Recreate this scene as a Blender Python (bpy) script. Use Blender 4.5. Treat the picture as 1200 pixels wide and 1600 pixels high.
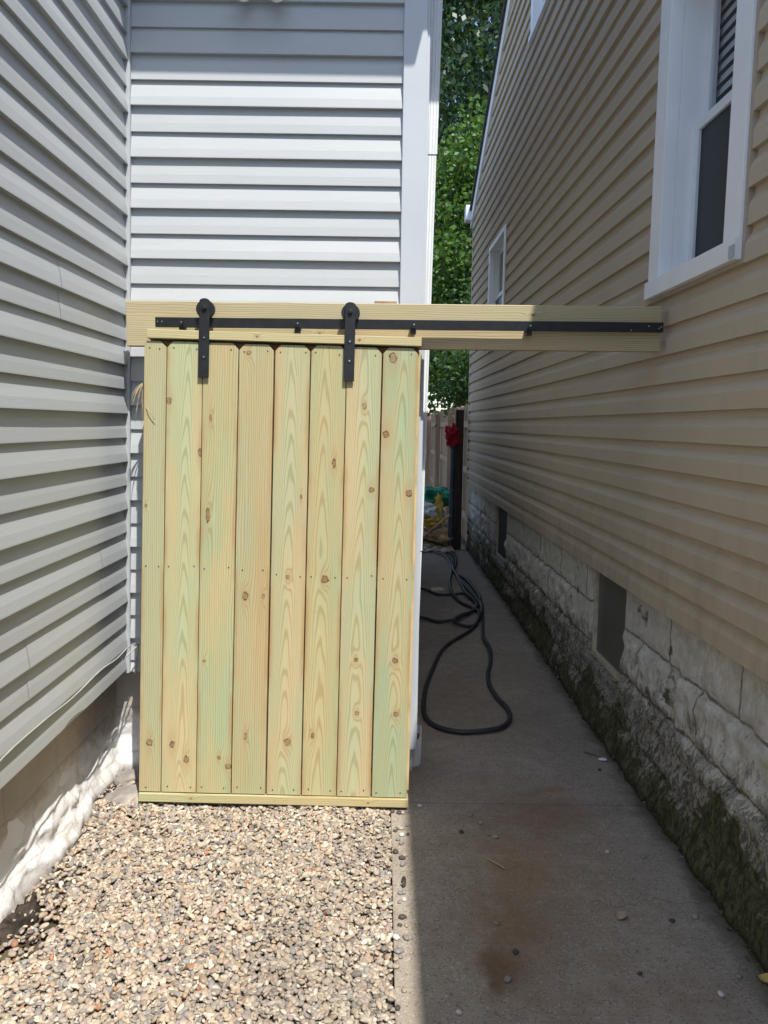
import bpy, math, random
import numpy as np
from mathutils import Vector, Matrix, noise
random.seed(7); RNG = np.random.default_rng(11)
for o in list(bpy.data.objects): bpy.data.objects.remove(o)
S = bpy.context.scene
COL = S.collection
rad = math.radians

# ------------------------------------------------------------ camera, sky, sun, exposure
cam_d = bpy.data.cameras.new("camera"); cam = bpy.data.objects.new("camera", cam_d); COL.objects.link(cam)
p_, y_, r_ = rad(6.3), rad(0.15), rad(0.8)
fw = Vector((math.sin(y_)*math.cos(p_), math.cos(y_)*math.cos(p_), -math.sin(p_)))
rt = Vector((math.cos(y_), -math.sin(y_), 0)); up = rt.cross(fw)
rt2 = rt*math.cos(r_)+up*math.sin(r_); up2 = -rt*math.sin(r_)+up*math.cos(r_)
cam.matrix_world = Matrix(((rt2.x, up2.x, -fw.x, 0), (rt2.y, up2.y, -fw.y, 0), (rt2.z, up2.z, -fw.z, 1.54), (0, 0, 0, 1)))
cam_d.sensor_width = 36; cam_d.lens = 1230/1600*36; cam_d.clip_start = .05; cam_d.clip_end = 500
S.camera = cam
SUN = Vector((-.235, .5, -1)).normalized()
w = bpy.data.worlds.new("World"); S.world = w; w.use_nodes = True
nt = w.node_tree; sky = nt.nodes.new('ShaderNodeTexSky'); sky.sky_type = 'NISHITA'; sky.sun_disc = False
sky.sun_elevation = math.atan(1/math.hypot(.235, .5)); sky.sun_rotation = math.atan2(.235, -.5)
bg = nt.nodes['Background']; nt.links.new(sky.outputs[0], bg.inputs[0]); bg.inputs[1].default_value = .15
sd = bpy.data.lights.new("sun", 'SUN'); sd.energy = 3.7; sd.angle = rad(.55); sd.color = (1, .95, .87)
sun = bpy.data.objects.new("sun", sd); COL.objects.link(sun); sun.rotation_euler = SUN.to_track_quat('-Z', 'Y').to_euler()
S.view_settings.view_transform = 'Standard'; S.view_settings.look = 'None'
S.view_settings.exposure = .80; S.view_settings.gamma = 1

# ------------------------------------------------------------ helpers
def smooth(a, b, x):
    t = min(1, max(0, (x-a)/(b-a))); return t*t*(3-2*t)
def mesh_obj(name, V, F, mat=None, parent=None, smooth_=False):
    me = bpy.data.meshes.new(name); me.from_pydata([tuple(v) for v in V], [], F); me.update()
    if smooth_: me.polygons.foreach_set('use_smooth', [True]*len(me.polygons))
    o = bpy.data.objects.new(name, me); COL.objects.link(o)
    if mat:
        for m in (mat if isinstance(mat, list) else [mat]): me.materials.append(m)
    if parent: o.parent = parent
    return o
def np_mesh(name, V, F, k, mat, parent=None, attr=None, smooth_=False):
    me = bpy.data.meshes.new(name); nF = len(F)
    me.vertices.add(len(V)); me.vertices.foreach_set('co', V.astype(np.float32).ravel())
    me.loops.add(nF*k); me.loops.foreach_set('vertex_index', F.astype(np.int32).ravel())
    me.polygons.add(nF); me.polygons.foreach_set('loop_start', np.arange(0, nF*k, k, dtype=np.int32))
    me.polygons.foreach_set('loop_total', np.full(nF, k, dtype=np.int32))
    if smooth_: me.polygons.foreach_set('use_smooth', np.ones(nF, dtype=bool))
    me.update(calc_edges=True)
    if attr is not None:
        a = me.attributes.new('col', 'FLOAT_COLOR', 'POINT'); a.data.foreach_set('color', attr.astype(np.float32).ravel())
    me.materials.append(mat)
    o = bpy.data.objects.new(name, me); COL.objects.link(o)
    if parent: o.parent = parent
    return o
def tag(o, label=None, cat=None, group=None, kind=None):
    if label: o['label'] = label
    if cat: o['category'] = cat
    if group: o['group'] = group
    if kind: o['kind'] = kind
    return o
def empty(name, loc, rot=(0, 0, 0)):
    o = bpy.data.objects.new(name, None); COL.objects.link(o); o.location = loc; o.rotation_euler = rot
    o.empty_display_size = .1; return o
def copy_tree(o, parent=None):
    c = o.copy(); COL.objects.link(c)
    if parent: c.parent = parent
    for ch in list(o.children): copy_tree(ch, c)
    return c
class MB:
    def __init__(s): s.V = []; s.F = []
    def add(s, vs, fs):
        n = len(s.V); s.V += [tuple(v) for v in vs]; s.F += [tuple(i+n for i in f) for f in fs]; return s
    def box(s, x0, x1, y0, y1, z0, z1, f=None):
        vs = [(x, y, z) for x in (x0, x1) for y in (y0, y1) for z in (z0, z1)]
        if f: vs = [f(*v) for v in vs]
        return s.add(vs, [(0, 1, 3, 2), (4, 6, 7, 5), (0, 4, 5, 1), (2, 3, 7, 6), (0, 2, 6, 4), (1, 5, 7, 3)])
    def prism(s, poly, a0, a1, f):       # poly [(p,q)], extruded over a0..a1, f(a,p,q)->xyz
        n = len(poly); vs = [f(a0, *p) for p in poly]+[f(a1, *p) for p in poly]
        fs = [tuple(range(n)), tuple(range(2*n-1, n-1, -1))]+[(i, i+n, (i+1) % n+n, (i+1) % n) for i in range(n)]
        return s.add(vs, fs)
    def cyl(s, p0, p1, r0, r1=None, n=16):
        r1 = r0 if r1 is None else r1; p0 = Vector(p0); p1 = Vector(p1); d = (p1-p0).normalized()
        a = d.orthogonal().normalized(); b = d.cross(a); vs = []
        for p, r in ((p0, r0), (p1, r1)):
            for i in range(n):
                t = 2*math.pi*i/n; vs.append(p+(a*math.cos(t)+b*math.sin(t))*r)
        return s.add(vs, [tuple(range(n-1, -1, -1)), tuple(range(n, 2*n))]+[(i, (i+1) % n, (i+1) % n+n, i+n) for i in range(n)])
    def build(s, name, mat=None, parent=None, bevel=0, smooth_=False, seg=2):
        o = mesh_obj(name, s.V, s.F, mat, parent, smooth_)
        import bmesh
        bm = bmesh.new(); bm.from_mesh(o.data); bmesh.ops.recalc_face_normals(bm, faces=bm.faces); bm.to_mesh(o.data); bm.free()
        if bevel:
            m = o.modifiers.new('bevel', 'BEVEL'); m.width = bevel; m.segments = seg; m.limit_method = 'ANGLE'; m.angle_limit = rad(35)
        return o
def tube(name, pts, r, mat, parent=None, n=8, cyclic=False, sub=4, taper=None):
    P = [Vector(p) for p in pts]; Q = []
    for i in range(len(P)-1):
        a, b, c, d = P[max(i-1, 0)], P[i], P[i+1], P[min(i+2, len(P)-1)]
        for k in range(sub):
            t = k/sub; Q.append(.5*((2*b)+(c-a)*t+(2*a-5*b+4*c-d)*t*t+(3*b-a-3*c+d)*t**3))
    Q.append(P[-1]); V = []; F = []; prev = None
    for i, q in enumerate(Q):
        d = (Q[min(i+1, len(Q)-1)]-Q[max(i-1, 0)]).normalized()
        a = d.cross(Vector((0, 0, 1)))
        a = (prev if a.length < 1e-3 and prev else (a if a.length > 1e-3 else Vector((1, 0, 0)))).normalized(); prev = a; b = a.cross(d).normalized()
        rr = r if taper is None else r+(taper-r)*i/(len(Q)-1)
        for k in range(n):
            t = 2*math.pi*k/n; V.append(q+(a*math.cos(t)+b*math.sin(t))*rr)
        if i:
            for k in range(n): F.append(((i-1)*n+k, (i-1)*n+(k+1) % n, i*n+(k+1) % n, i*n+k))
    F.append(tuple(range(n-1, -1, -1))); F.append(tuple(range(len(V)-n, len(V))))
    return mesh_obj(name, V, F, mat, parent, True)

# ------------------------------------------------------------ node helpers
class NG:
    def __init__(s, name):
        s.m = bpy.data.materials.new(name); s.m.use_nodes = True; s.t = s.m.node_tree
        s.b = s.t.nodes['Principled BSDF']; s.out = s.t.nodes['Material Output']
        s.tc = s.t.nodes.new('ShaderNodeTexCoord'); s.obj = s.tc.outputs['Object']
    def L(s, a, b): s.t.links.new(a, b)
    def put(s, sock, v):
        if isinstance(v, (int, float)): sock.default_value = v
        elif isinstance(v, (tuple, list)): sock.default_value = v if len(v) == len(sock.default_value) else tuple(v)+(1,)
        else: s.L(v, sock)
    def M(s, op, a, b=0, c=0, clamp=False):
        n = s.t.nodes.new('ShaderNodeMath'); n.operation = op; n.use_clamp = clamp
        s.put(n.inputs[0], a); s.put(n.inputs[1], b); s.put(n.inputs[2], c); return n.outputs[0]
    def ramp(s, v, a, b, x=0, y=1):
        n = s.t.nodes.new('ShaderNodeMapRange'); n.interpolation_type = 'SMOOTHSTEP'
        s.put(n.inputs[0], v); s.put(n.inputs[1], a); s.put(n.inputs[2], b); s.put(n.inputs[3], x); s.put(n.inputs[4], y); return n.outputs[0]
    def mix(s, f, a, b, mode='MIX'):
        n = s.t.nodes.new('ShaderNodeMix'); n.data_type = 'RGBA'; n.blend_type = mode
        s.put(n.inputs[0], f); s.put(n.inputs[6], a); s.put(n.inputs[7], b); return n.outputs[2]
    def map(s, v, loc=(0, 0, 0), sc=(1, 1, 1)):
        n = s.t.nodes.new('ShaderNodeMapping'); s.put(n.inputs[0], v); n.inputs[1].default_value = loc; n.inputs[3].default_value = sc; return n.outputs[0]
    def noise(s, sc, det=3, v=None, rough=.55, scale3=(1, 1, 1), loc=(0, 0, 0), dist=0):
        n = s.t.nodes.new('ShaderNodeTexNoise'); n.inputs['Scale'].default_value = sc; n.inputs['Detail'].default_value = det
        n.inputs['Roughness'].default_value = rough; n.inputs['Distortion'].default_value = dist
        s.L(s.map(v or s.obj, loc, scale3), n.inputs['Vector']); return n.outputs[0]
    def vor(s, sc, feat='F1', v=None, out='Distance'):
        n = s.t.nodes.new('ShaderNodeTexVoronoi'); n.feature = feat; n.inputs['Scale'].default_value = sc; s.L(v or s.obj, n.inputs['Vector']); return n.outputs[out]
    def sep(s, v=None):
        n = s.t.nodes.new('ShaderNodeSeparateXYZ'); s.L(v or s.obj, n.inputs[0]); return n.outputs
    def bump(s, h, st=.3, d=.01):
        n = s.t.nodes.new('ShaderNodeBump'); n.inputs['Strength'].default_value = st; n.inputs['Distance'].default_value = d
        s.L(h, n.inputs['Height']); s.L(n.outputs[0], s.b.inputs['Normal'])
    def fin(s, col, rough=.6, spec=.5, metal=0):
        s.put(s.b.inputs['Base Color'], col); s.put(s.b.inputs['Roughness'], rough)
        s.b.inputs['Specular IOR Level'].default_value = spec; s.b.inputs['Metallic'].default_value = metal; return s.m
def plain(name, c, rough=.6, var=.12, sc=6, spec=.4, metal=0, bump=0, bsc=60, stretch=(1, 1, 1)):
    g = NG(name); f = g.ramp(g.noise(sc, 5, scale3=stretch), .3, .7)
    col = g.mix(f, tuple(x*(1-var) for x in c), tuple(min(1, x*(1+var)) for x in c))
    if bump: g.bump(g.noise(bsc, 4, scale3=stretch), bump, .004)
    return g.fin(col, rough, spec, metal)

# ------------------------------------------------------------ materials
def siding_mat(name, c, dirt=(.3, .27, .22), grain=(1, 1, 1), amt=.25, dirt_low=.0, ro=0., sp=.35):
    g = NG(name); n1 = g.noise(1.2, 4); n2 = g.noise(25, 5, scale3=(.25, .25, 3)); n3 = g.noise(5, 6, scale3=(2, 2, .5), rough=.7)
    col = g.mix(g.ramp(n1, .3, .7), tuple(x*.95 for x in c), c)
    col = g.mix(g.M('MULTIPLY', g.ramp(n3, .5, .8), amt), col, dirt)
    if dirt_low:
        z = g.sep()[2]; col = g.mix(g.M('MULTIPLY', g.ramp(z, dirt_low+.6, dirt_low, 0, .35), g.ramp(n3, .3, .65)), col, dirt)
    g.bump(g.noise(40, 3, scale3=(.12, .12, 5)), .12, .002)
    return g.fin(col, g.ramp(n2, .2, .8, .38+ro, .55+ro), sp)
M_gray = siding_mat('gray_vinyl', (.445, .477, .498), (.42, .41, .37), amt=.12, dirt_low=.45)
M_tan = siding_mat('tan_vinyl', (.51, .43, .325), (.25, .21, .16), amt=.2, dirt_low=.8, ro=.22, sp=.18)
M_board = plain('gray_corner_coil', (.50, .545, .59), .45, .05, 2, .4, bump=.1, bsc=12)
M_white = plain('white_trim', (.74, .77, .80), .45, .04, 3, .4, bump=.05)
M_coil = plain('white_coil_trim', (.86, .875, .885), .4, .05, 2, .45, bump=.1, bsc=12)
M_cab = plain('gray_cable', (.33, .33, .32), .5, .1)
M_beige = plain('beige_trim', (.40, .33, .25), .5, .05)
M_black = plain('black_metal', (.012, .013, .015), .42, .25, 30, .4, bump=.15, bsc=250)
M_steel = plain('bolt_steel', (.5, .5, .48), .35, .1, 20, .5, 1)
M_rub = plain('hose_rubber', (.028, .031, .036), .5, .3, 12, .4, bump=.2, bsc=90)
M_pipe = plain('blue_gray_pipe', (.05, .075, .095), .5, .2, 8, .4)
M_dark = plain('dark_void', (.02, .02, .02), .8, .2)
M_red = plain('red_cloth', (.25, .012, .018), .9, .35, 14, .2, bump=.6, bsc=30)
M_shingle = plain('shingle', (.08, .075, .07), .9, .4, 30, .2, bump=.8, bsc=60)
M_soffit = plain('soffit_white', (.72, .74, .76), .5, .04)
M_fence = plain('weathered_fence', (.30, .20, .135), .85, .35, 3, .2, bump=.5, bsc=40, stretch=(6, 6, .4))
M_fence2 = plain('fresh_picket', (.42, .29, .195), .8, .25, 3, .2, bump=.4, bsc=40, stretch=(6, 6, .4))
M_post = plain('dark_post', (.045, .035, .028), .85, .4, 5, .2, bump=.5, bsc=40, stretch=(6, 6, .4))
M_soil = plain('dark_soil', (.085, .065, .045), .95, .45, 25, .1, bump=1, bsc=80)
M_stone = plain('gray_stone', (.27, .25, .225), .85, .3, 14, .3, bump=.7, bsc=40)
M_fabric = plain('landscape_fabric', (.04, .03, .023), .85, .6, 35, .3, bump=.8, bsc=60)
M_straw = plain('dry_straw', (.42, .34, .2), .8, .2, 30)
M_block = plain('spacer_wood', (.33, .24, .16), .8, .25, 12, .2, bump=.5, bsc=60)

def concrete():
    g = NG('concrete'); x, y, z = g.sep()
    n1 = g.noise(1.6, 6, rough=.65); n2 = g.noise(14, 6, rough=.7); sp = g.vor(260); sp2 = g.vor(210, out='Color')
    c = g.mix(g.ramp(n1, .3, .7), (.27, .232, .188), (.36, .318, .262))
    c = g.mix(g.ramp(n2, .35, .75, 0, .5), c, (.20, .165, .13))
    rnd = g.t.nodes.new('ShaderNodeSeparateColor'); g.L(sp2, rnd.inputs[0])
    c = g.mix(g.M('MULTIPLY', g.ramp(rnd.outputs[0], .86, .94), .55), c, (.09, .078, .065))
    c = g.mix(g.M('MULTIPLY', g.ramp(rnd.outputs[1], .92, .97), .5), c, (.52, .48, .42))
    # brown rust and soil stains that lie on the slab
    wob = g.M('MULTIPLY', g.M('SUBTRACT', g.noise(7, 4), .5), .22)
    for sx, sy, rx, ry, a, cc in ((.37, 2.12, .06, .12, .85, (.07, .042, .022)), (.43, 2.3, .09, .2, .5, (.15, .095, .055)), (.70, 3.02, .20, .17, .5, (.22, .12, .06)), (.5, 2.62, .12, .2, .45, (.26, .15, .075)), (.66, 2.15, .07, .04, .4, (.26, .15, .07)), (.72, 3.2, .1, .05, .5, (.22, .12, .06)), (.45, 4.3, .3, .5, .35, (.2, .15, .1)), (.55, 2.75, .28, .6, .45, (.22, .13, .07)), (.4, 2.2, .2, .35, .4, (.2, .12, .065)), (.8, 2.0, .3, .12, .3, (.2, .13, .08))):
        dx = g.M('DIVIDE', g.M('ADD', g.M('SUBTRACT', x, sx), wob), rx); dy = g.M('DIVIDE', g.M('ADD', g.M('SUBTRACT', y, sy), wob), ry)
        d = g.M('SQRT', g.M('ADD', g.M('MULTIPLY', dx, dx), g.M('MULTIPLY', dy, dy)))
        c = g.mix(g.M('MULTIPLY', g.ramp(d, 1.35, .2), g.M('MULTIPLY', g.ramp(n2, .25, .6, .45, 1), a)), c, cc)
    for sy, fr_, ph_ in ((2.42, 3.0, .3), (4.3, 2.2, 1.4), (5.6, 2.7, 2.2)):
        cy_ = g.M('ADD', g.M('MULTIPLY', g.M('SUBTRACT', g.noise(fr_, 6, rough=.7, scale3=(1, .02, 1), loc=(ph_, 0, 0)), .5), .32), sy)
        cd = g.M('ABSOLUTE', g.M('SUBTRACT', y, cy_)); c = g.mix(g.M('MULTIPLY', g.ramp(cd, .0022, .0006), g.ramp(g.noise(2.2, 2, loc=(ph_, 1, 0)), .45, .55, 0, .8)), c, (.06, .05, .04))
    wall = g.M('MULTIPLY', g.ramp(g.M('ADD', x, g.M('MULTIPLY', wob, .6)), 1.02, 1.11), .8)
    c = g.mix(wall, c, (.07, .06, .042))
    # faint broom lines
    bl = g.noise(1, 2, scale3=(3, 130, 1)); h = g.M('ADD', g.M('MULTIPLY', bl, .6), g.M('ADD', g.M('MULTIPLY', n2, .5), g.ramp(sp, 0, .5)))
    c = g.mix(g.ramp(bl, .3, .7, 0, .14), c, (.12, .1, .08))
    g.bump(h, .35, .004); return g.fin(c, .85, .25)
M_conc = concrete()

def foundation_white():
    g = NG('white_painted_block'); n = g.noise(9, 6, rough=.7); n2 = g.noise(40, 5)
    c = g.mix(g.ramp(n, .35, .7), (.62, .61, .59), (.78, .78, .79)); c = g.mix(g.ramp(g.noise(5, 6, rough=.75, loc=(3, 1, 2)), .56, .68, 0, .6), c, (.36, .30, .24))
    z = g.sep()[2]
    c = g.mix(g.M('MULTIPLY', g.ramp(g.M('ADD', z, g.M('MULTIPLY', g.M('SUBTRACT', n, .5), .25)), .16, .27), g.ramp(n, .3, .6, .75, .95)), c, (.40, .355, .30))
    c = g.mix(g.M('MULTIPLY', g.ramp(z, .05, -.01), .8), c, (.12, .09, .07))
    br = g.t.nodes.new('ShaderNodeTexBrick'); cb = g.t.nodes.new('ShaderNodeCombineXYZ'); yy = g.sep()[1]
    g.L(g.M('ADD', yy, g.M('MULTIPLY', g.M('SUBTRACT', n, .5), .03)), cb.inputs[0]); g.L(g.M('ADD', g.M('ADD', z, .13), g.M('MULTIPLY', g.M('SUBTRACT', n, .5), .02)), cb.inputs[1]); g.L(cb.outputs[0], br.inputs['Vector'])
    br.inputs['Scale'].default_value = 1; br.inputs['Brick Width'].default_value = .40; br.inputs['Row Height'].default_value = .2; br.inputs['Mortar Size'].default_value = .006; br.inputs['Mortar Smooth'].default_value = .7; br.offset = .5
    c = g.mix(g.M('MULTIPLY', br.outputs['Fac'], .3), c, (.2, .17, .13))
    g.bump(g.M('ADD', n, n2), .6, .008); return g.fin(c, .75, .3)
def foundation_moss():
    g = NG('flaking_painted_stone'); x, y, z = g.sep()
    big = g.noise(3.0, 5, rough=.6); n = g.noise(16, 8, rough=.75, scale3=(1, .7, 1)); fl = g.noise(38, 6, rough=.75, scale3=(1, 1.5, .55), dist=.6); f2 = g.noise(9, 6, rough=.7, loc=(5, 2, 1))
    c = g.mix(g.ramp(n, .3, .7), (.58, .55, .48), (.86, .84, .78))                 # paint
    stone = g.mix(g.ramp(g.M('ADD', g.M('MULTIPLY', fl, .7), g.M('MULTIPLY', g.noise(75, 5, rough=.7), .3)), .45, .55), (.075, .068, .048), (.40, .375, .31))
    wear = g.M('ADD', g.M('ADD', g.M('MULTIPLY', fl, .75), g.M('MULTIPLY', f2, .6)), g.ramp(z, .70, .05, -.12, .30))
    c = g.mix(g.ramp(wear, .71, .77, 0, .92), c, stone)
    moss = g.M('ADD', g.M('ADD', g.M('MULTIPLY', big, .75), g.M('MULTIPLY', n, .55)), g.ramp(z, .36, .02, -.13, .12))
    mcol = g.mix(g.ramp(fl, .35, .65), (.026, .03, .010), (.115, .125, .045))
    c = g.mix(g.ramp(moss, .62, .68, 0, .88), c, mcol)
    c = g.mix(g.ramp(z, .05, .0, 0, .7), c, (.03, .027, .018))
    br = g.t.nodes.new('ShaderNodeTexBrick'); cb = g.t.nodes.new('ShaderNodeCombineXYZ')
    g.L(g.M('ADD', g.M('ADD', y, 2.0), g.M('MULTIPLY', g.M('SUBTRACT', n, .5), .03)), cb.inputs[0]); g.L(g.M('ADD', g.M('ADD', z, .05), g.M('MULTIPLY', g.M('SUBTRACT', f2, .5), .03)), cb.inputs[1]); g.L(cb.outputs[0], br.inputs['Vector'])
    br.inputs['Scale'].default_value = 1; br.inputs['Brick Width'].default_value = .62; br.inputs['Row Height'].default_value = .215; br.inputs['Mortar Size'].default_value = .009; br.inputs['Mortar Smooth'].default_value = .6; br.offset = .5; br.squash = 1
    c = g.mix(g.M('MULTIPLY', br.outputs['Fac'], g.ramp(n, .3, .6, .25, .8)), c, (.07, .062, .045))
    g.bump(g.M('ADD', g.M('MULTIPLY', fl, 1.), n), 1., .016); return g.fin(c, .9, .2)
M_fw = foundation_white(); M_fm = foundation_moss()

def glass(name, c, rough, spec):
    g = NG(name); return g.fin(g.mix(g.ramp(g.noise(2, 3), .3, .7), c, tuple(k*1.25 for k in c)), rough, spec)
M_glass = glass('dark_window_glass', (.06, .068, .07), .01, .9); M_glass.node_tree.nodes['Principled BSDF'].inputs['IOR'].default_value = 2.1
def clear_glass():
    g = NG('clear_upper_glass'); g.fin((.03, .035, .037), .01, .9); g.b.inputs['IOR'].default_value = 1.8
    tr = g.t.nodes.new('ShaderNodeBsdfTransparent'); mx = g.t.nodes.new('ShaderNodeMixShader'); mx.inputs[0].default_value = .85
    g.L(g.b.outputs[0], mx.inputs[1]); g.L(tr.outputs[0], mx.inputs[2]); g.L(mx.outputs[0], g.out.inputs[0]); return g.m
M_clear = clear_glass()
M_screen = glass('insect_screen', (.012, .016, .018), .35, .25)
M_bglass = glass('dusty_basement_glass', (.105, .105, .092), .3, .5)

def pine(name, knots, xc, dens=1., green=.5, orange=.3, seed=0, axis='z', cath=True, white=0., hw=None):
    """planed treated pine: growth rings bend round each knot (x across, l along)"""
    g = NG(name); ox, oy, oz = g.sep(); x, l = (ox, oz) if axis == 'z' else (oz, ox)
    X = lambda v: (v[0], v[1])
    s3 = (9, 9, 1.1) if axis == 'z' else (1.1, 9, 9)
    lowx = g.noise(1, 3, scale3=s3, loc=(seed*3.1, seed*1.7, seed*.9)); 
    dx = g.M('SUBTRACT', x, xc)
    if cath: F = g.M('ADD', g.M('MULTIPLY', g.M('MULTIPLY', dx, dx), 2100*dens), g.M('MULTIPLY', l, 7*dens))
    else: F = g.M('MULTIPLY', dx, 120*dens)
    F = g.M('ADD', F, g.M('MULTIPLY', lowx, 5.5))
    core = None; ringm = None; halo = None
    for kx, kl, kr, ke in knots:
        kr *= .86; ks = .45+.55*((kx*971+kl*137+kr*5011) % 1.)
        ax = g.M('DIVIDE', g.M('SUBTRACT', x, kx), 1.); al = g.M('DIVIDE', g.M('SUBTRACT', l, kl), ke)
        d = g.M('SQRT', g.M('ADD', g.M('MULTIPLY', ax, ax), g.M('MULTIPLY', al, al)))
        dn = g.M('ADD', g.M('DIVIDE', d, kr), g.M('MULTIPLY', g.M('SUBTRACT', g.noise(75, 4, loc=(seed, 0, 0)), .5), 1.5))
        al2 = g.M('DIVIDE', al, 2.4); d2 = g.M('SQRT', g.M('ADD', g.M('MULTIPLY', ax, ax), g.M('MULTIPLY', al2, al2)))
        e = g.M('EXPONENT', g.M('MULTIPLY', g.M('DIVIDE', d2, kr), -.85)); F = g.M('ADD', F, g.M('MULTIPLY', e, 4.5))
        c1 = g.M('MULTIPLY', g.ramp(dn, 1.08, .85), ks); r1 = g.M('MULTIPLY', g.ramp(dn, .65, .95), g.ramp(dn, 1.25, 1.0)); h1 = g.ramp(g.M('DIVIDE', d2, kr), 2.6, .9)
        core = c1 if core is None else g.M('MAXIMUM', core, c1); ringm = r1 if ringm is None else g.M('MAXIMUM', ringm, r1); halo = h1 if halo is None else g.M('MAXIMUM', halo, h1)
    sn = g.M('SINE', g.M('MULTIPLY', F, 6.283)); late = g.ramp(sn, .1, 1.)
    s4 = (170, 170, 5) if axis == 'z' else (5, 170, 170)
    fib = g.noise(1, 3, scale3=s4)
    base = (.515, .455, .265) if not white else (.53, .45, .30)
    col = g.mix(g.ramp(lowx, .3, .7), tuple(k*.93 for k in base), base)
    s5 = (6, 6, 1.0) if axis == 'z' else (1.0, 6, 6)
    gn = g.ramp(g.noise(1, 4, scale3=s5, loc=(seed*2.3+4, seed, seed*1.3), rough=.6), .40, .60)
    col = g.mix(g.M('MULTIPLY', gn, green), col, (.345, .465, .295))
    on = g.ramp(g.noise(1, 4, scale3=s5, loc=(seed*1.3+9, seed+3, seed*2.3+5), rough=.6), .5, .75)
    col = g.mix(g.M('MULTIPLY', on, orange), col, (.55, .30, .115))
    gm = g.mix(g.M('MULTIPLY', gn, .7), (.37, .25, .10), (.20, .27, .13))
    tone = (1.0, .93, 1.03, .96, .90, .99, .94, 1.0, .92)[int(seed) % 9]
    col = g.mix(g.M('MULTIPLY', late, .60), col, gm)
    col = g.mix(1., col, (tone, tone*(.985 if seed % 2 else 1), tone*(.95 if seed % 3 == 0 else 1)), 'MULTIPLY')
    if hw:
        ed = g.M('SUBTRACT', hw, g.M('ABSOLUTE', x)); sg = g.ramp(g.noise(1, 3, scale3=(.1, .1, 2.2), loc=(seed*5., 0, seed*7.)), .42, .62)
        col = g.mix(g.M('MULTIPLY', g.ramp(g.M('ADD', ed, g.M('MULTIPLY', g.noise(40, 3), -.006)), .016, -.002, 0, .75), sg), col, (.36, .21, .085))
        col = g.mix(g.ramp(g.noise(150, 2, scale3=(1, 1, .35), loc=(seed, 2, 0)), .76, .82, 0, .6), col, (.14, .09, .05))
        col = g.mix(g.ramp(g.noise(1, 3, scale3=(25, 25, 1.6), loc=(seed*2., 5, seed*3.)), .62, .75, 0, .35), col, (.40, .27, .12))
    col = g.mix(g.ramp(fib, .35, .75, 0, .22), col, (.36, .27, .14))
    # saw marks across the board
    s6 = (1.5, 1, 230) if axis == 'z' else (230, 1, 1.5)
    col = g.mix(g.ramp(g.noise(1, 1, scale3=s6), .62, .8, 0, .12), col, (.3, .22, .12))
    if core is not None:
        col = g.mix(g.M('MULTIPLY', halo, .3), col, (.38, .23, .10)); col = g.mix(core, col, g.mix(g.ramp(g.noise(160, 3), .35, .65), (.15, .08, .04), (.33, .20, .10)))
        col = g.mix(g.M('MULTIPLY', ringm, g.ramp(g.noise(45, 2, loc=(seed, 3, 1)), .35, .6, .2, .95)), col, (.055, .028, .016))
    g.bump(g.M('ADD', g.M('MULTIPLY', fib, .8), g.M('MULTIPLY', late, .4)), .3, .0015)
    return g.fin(col, .72, .25)

# ------------------------------------------------------------ ground
mesh_obj('ground', [(-150, -150, -.045), (150, -150, -.045), (150, 250, -.045), (-150, 250, -.045)], [(0, 1, 2, 3)], M_soil)['kind'] = 'structure'
def slab(y0, y1):
    return MB().box(.052, 1.14, y0, y1, -.12, 0.0)
m = MB(); m.box(.052, 1.16, -1.4, 3.081, -.12, 0.0)
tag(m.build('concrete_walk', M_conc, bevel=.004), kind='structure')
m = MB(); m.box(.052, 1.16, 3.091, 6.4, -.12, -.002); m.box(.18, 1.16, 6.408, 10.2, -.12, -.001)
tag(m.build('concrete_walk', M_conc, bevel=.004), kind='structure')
mesh_obj('gravel_bed_soil', [(-1.3, -1.5, -.02), (.05, -1.5, -.02), (.05, 3.4, -.02), (-1.3, 3.4, -.02)], [(0, 1, 2, 3)], M_soil)['kind'] = 'structure'

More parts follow.
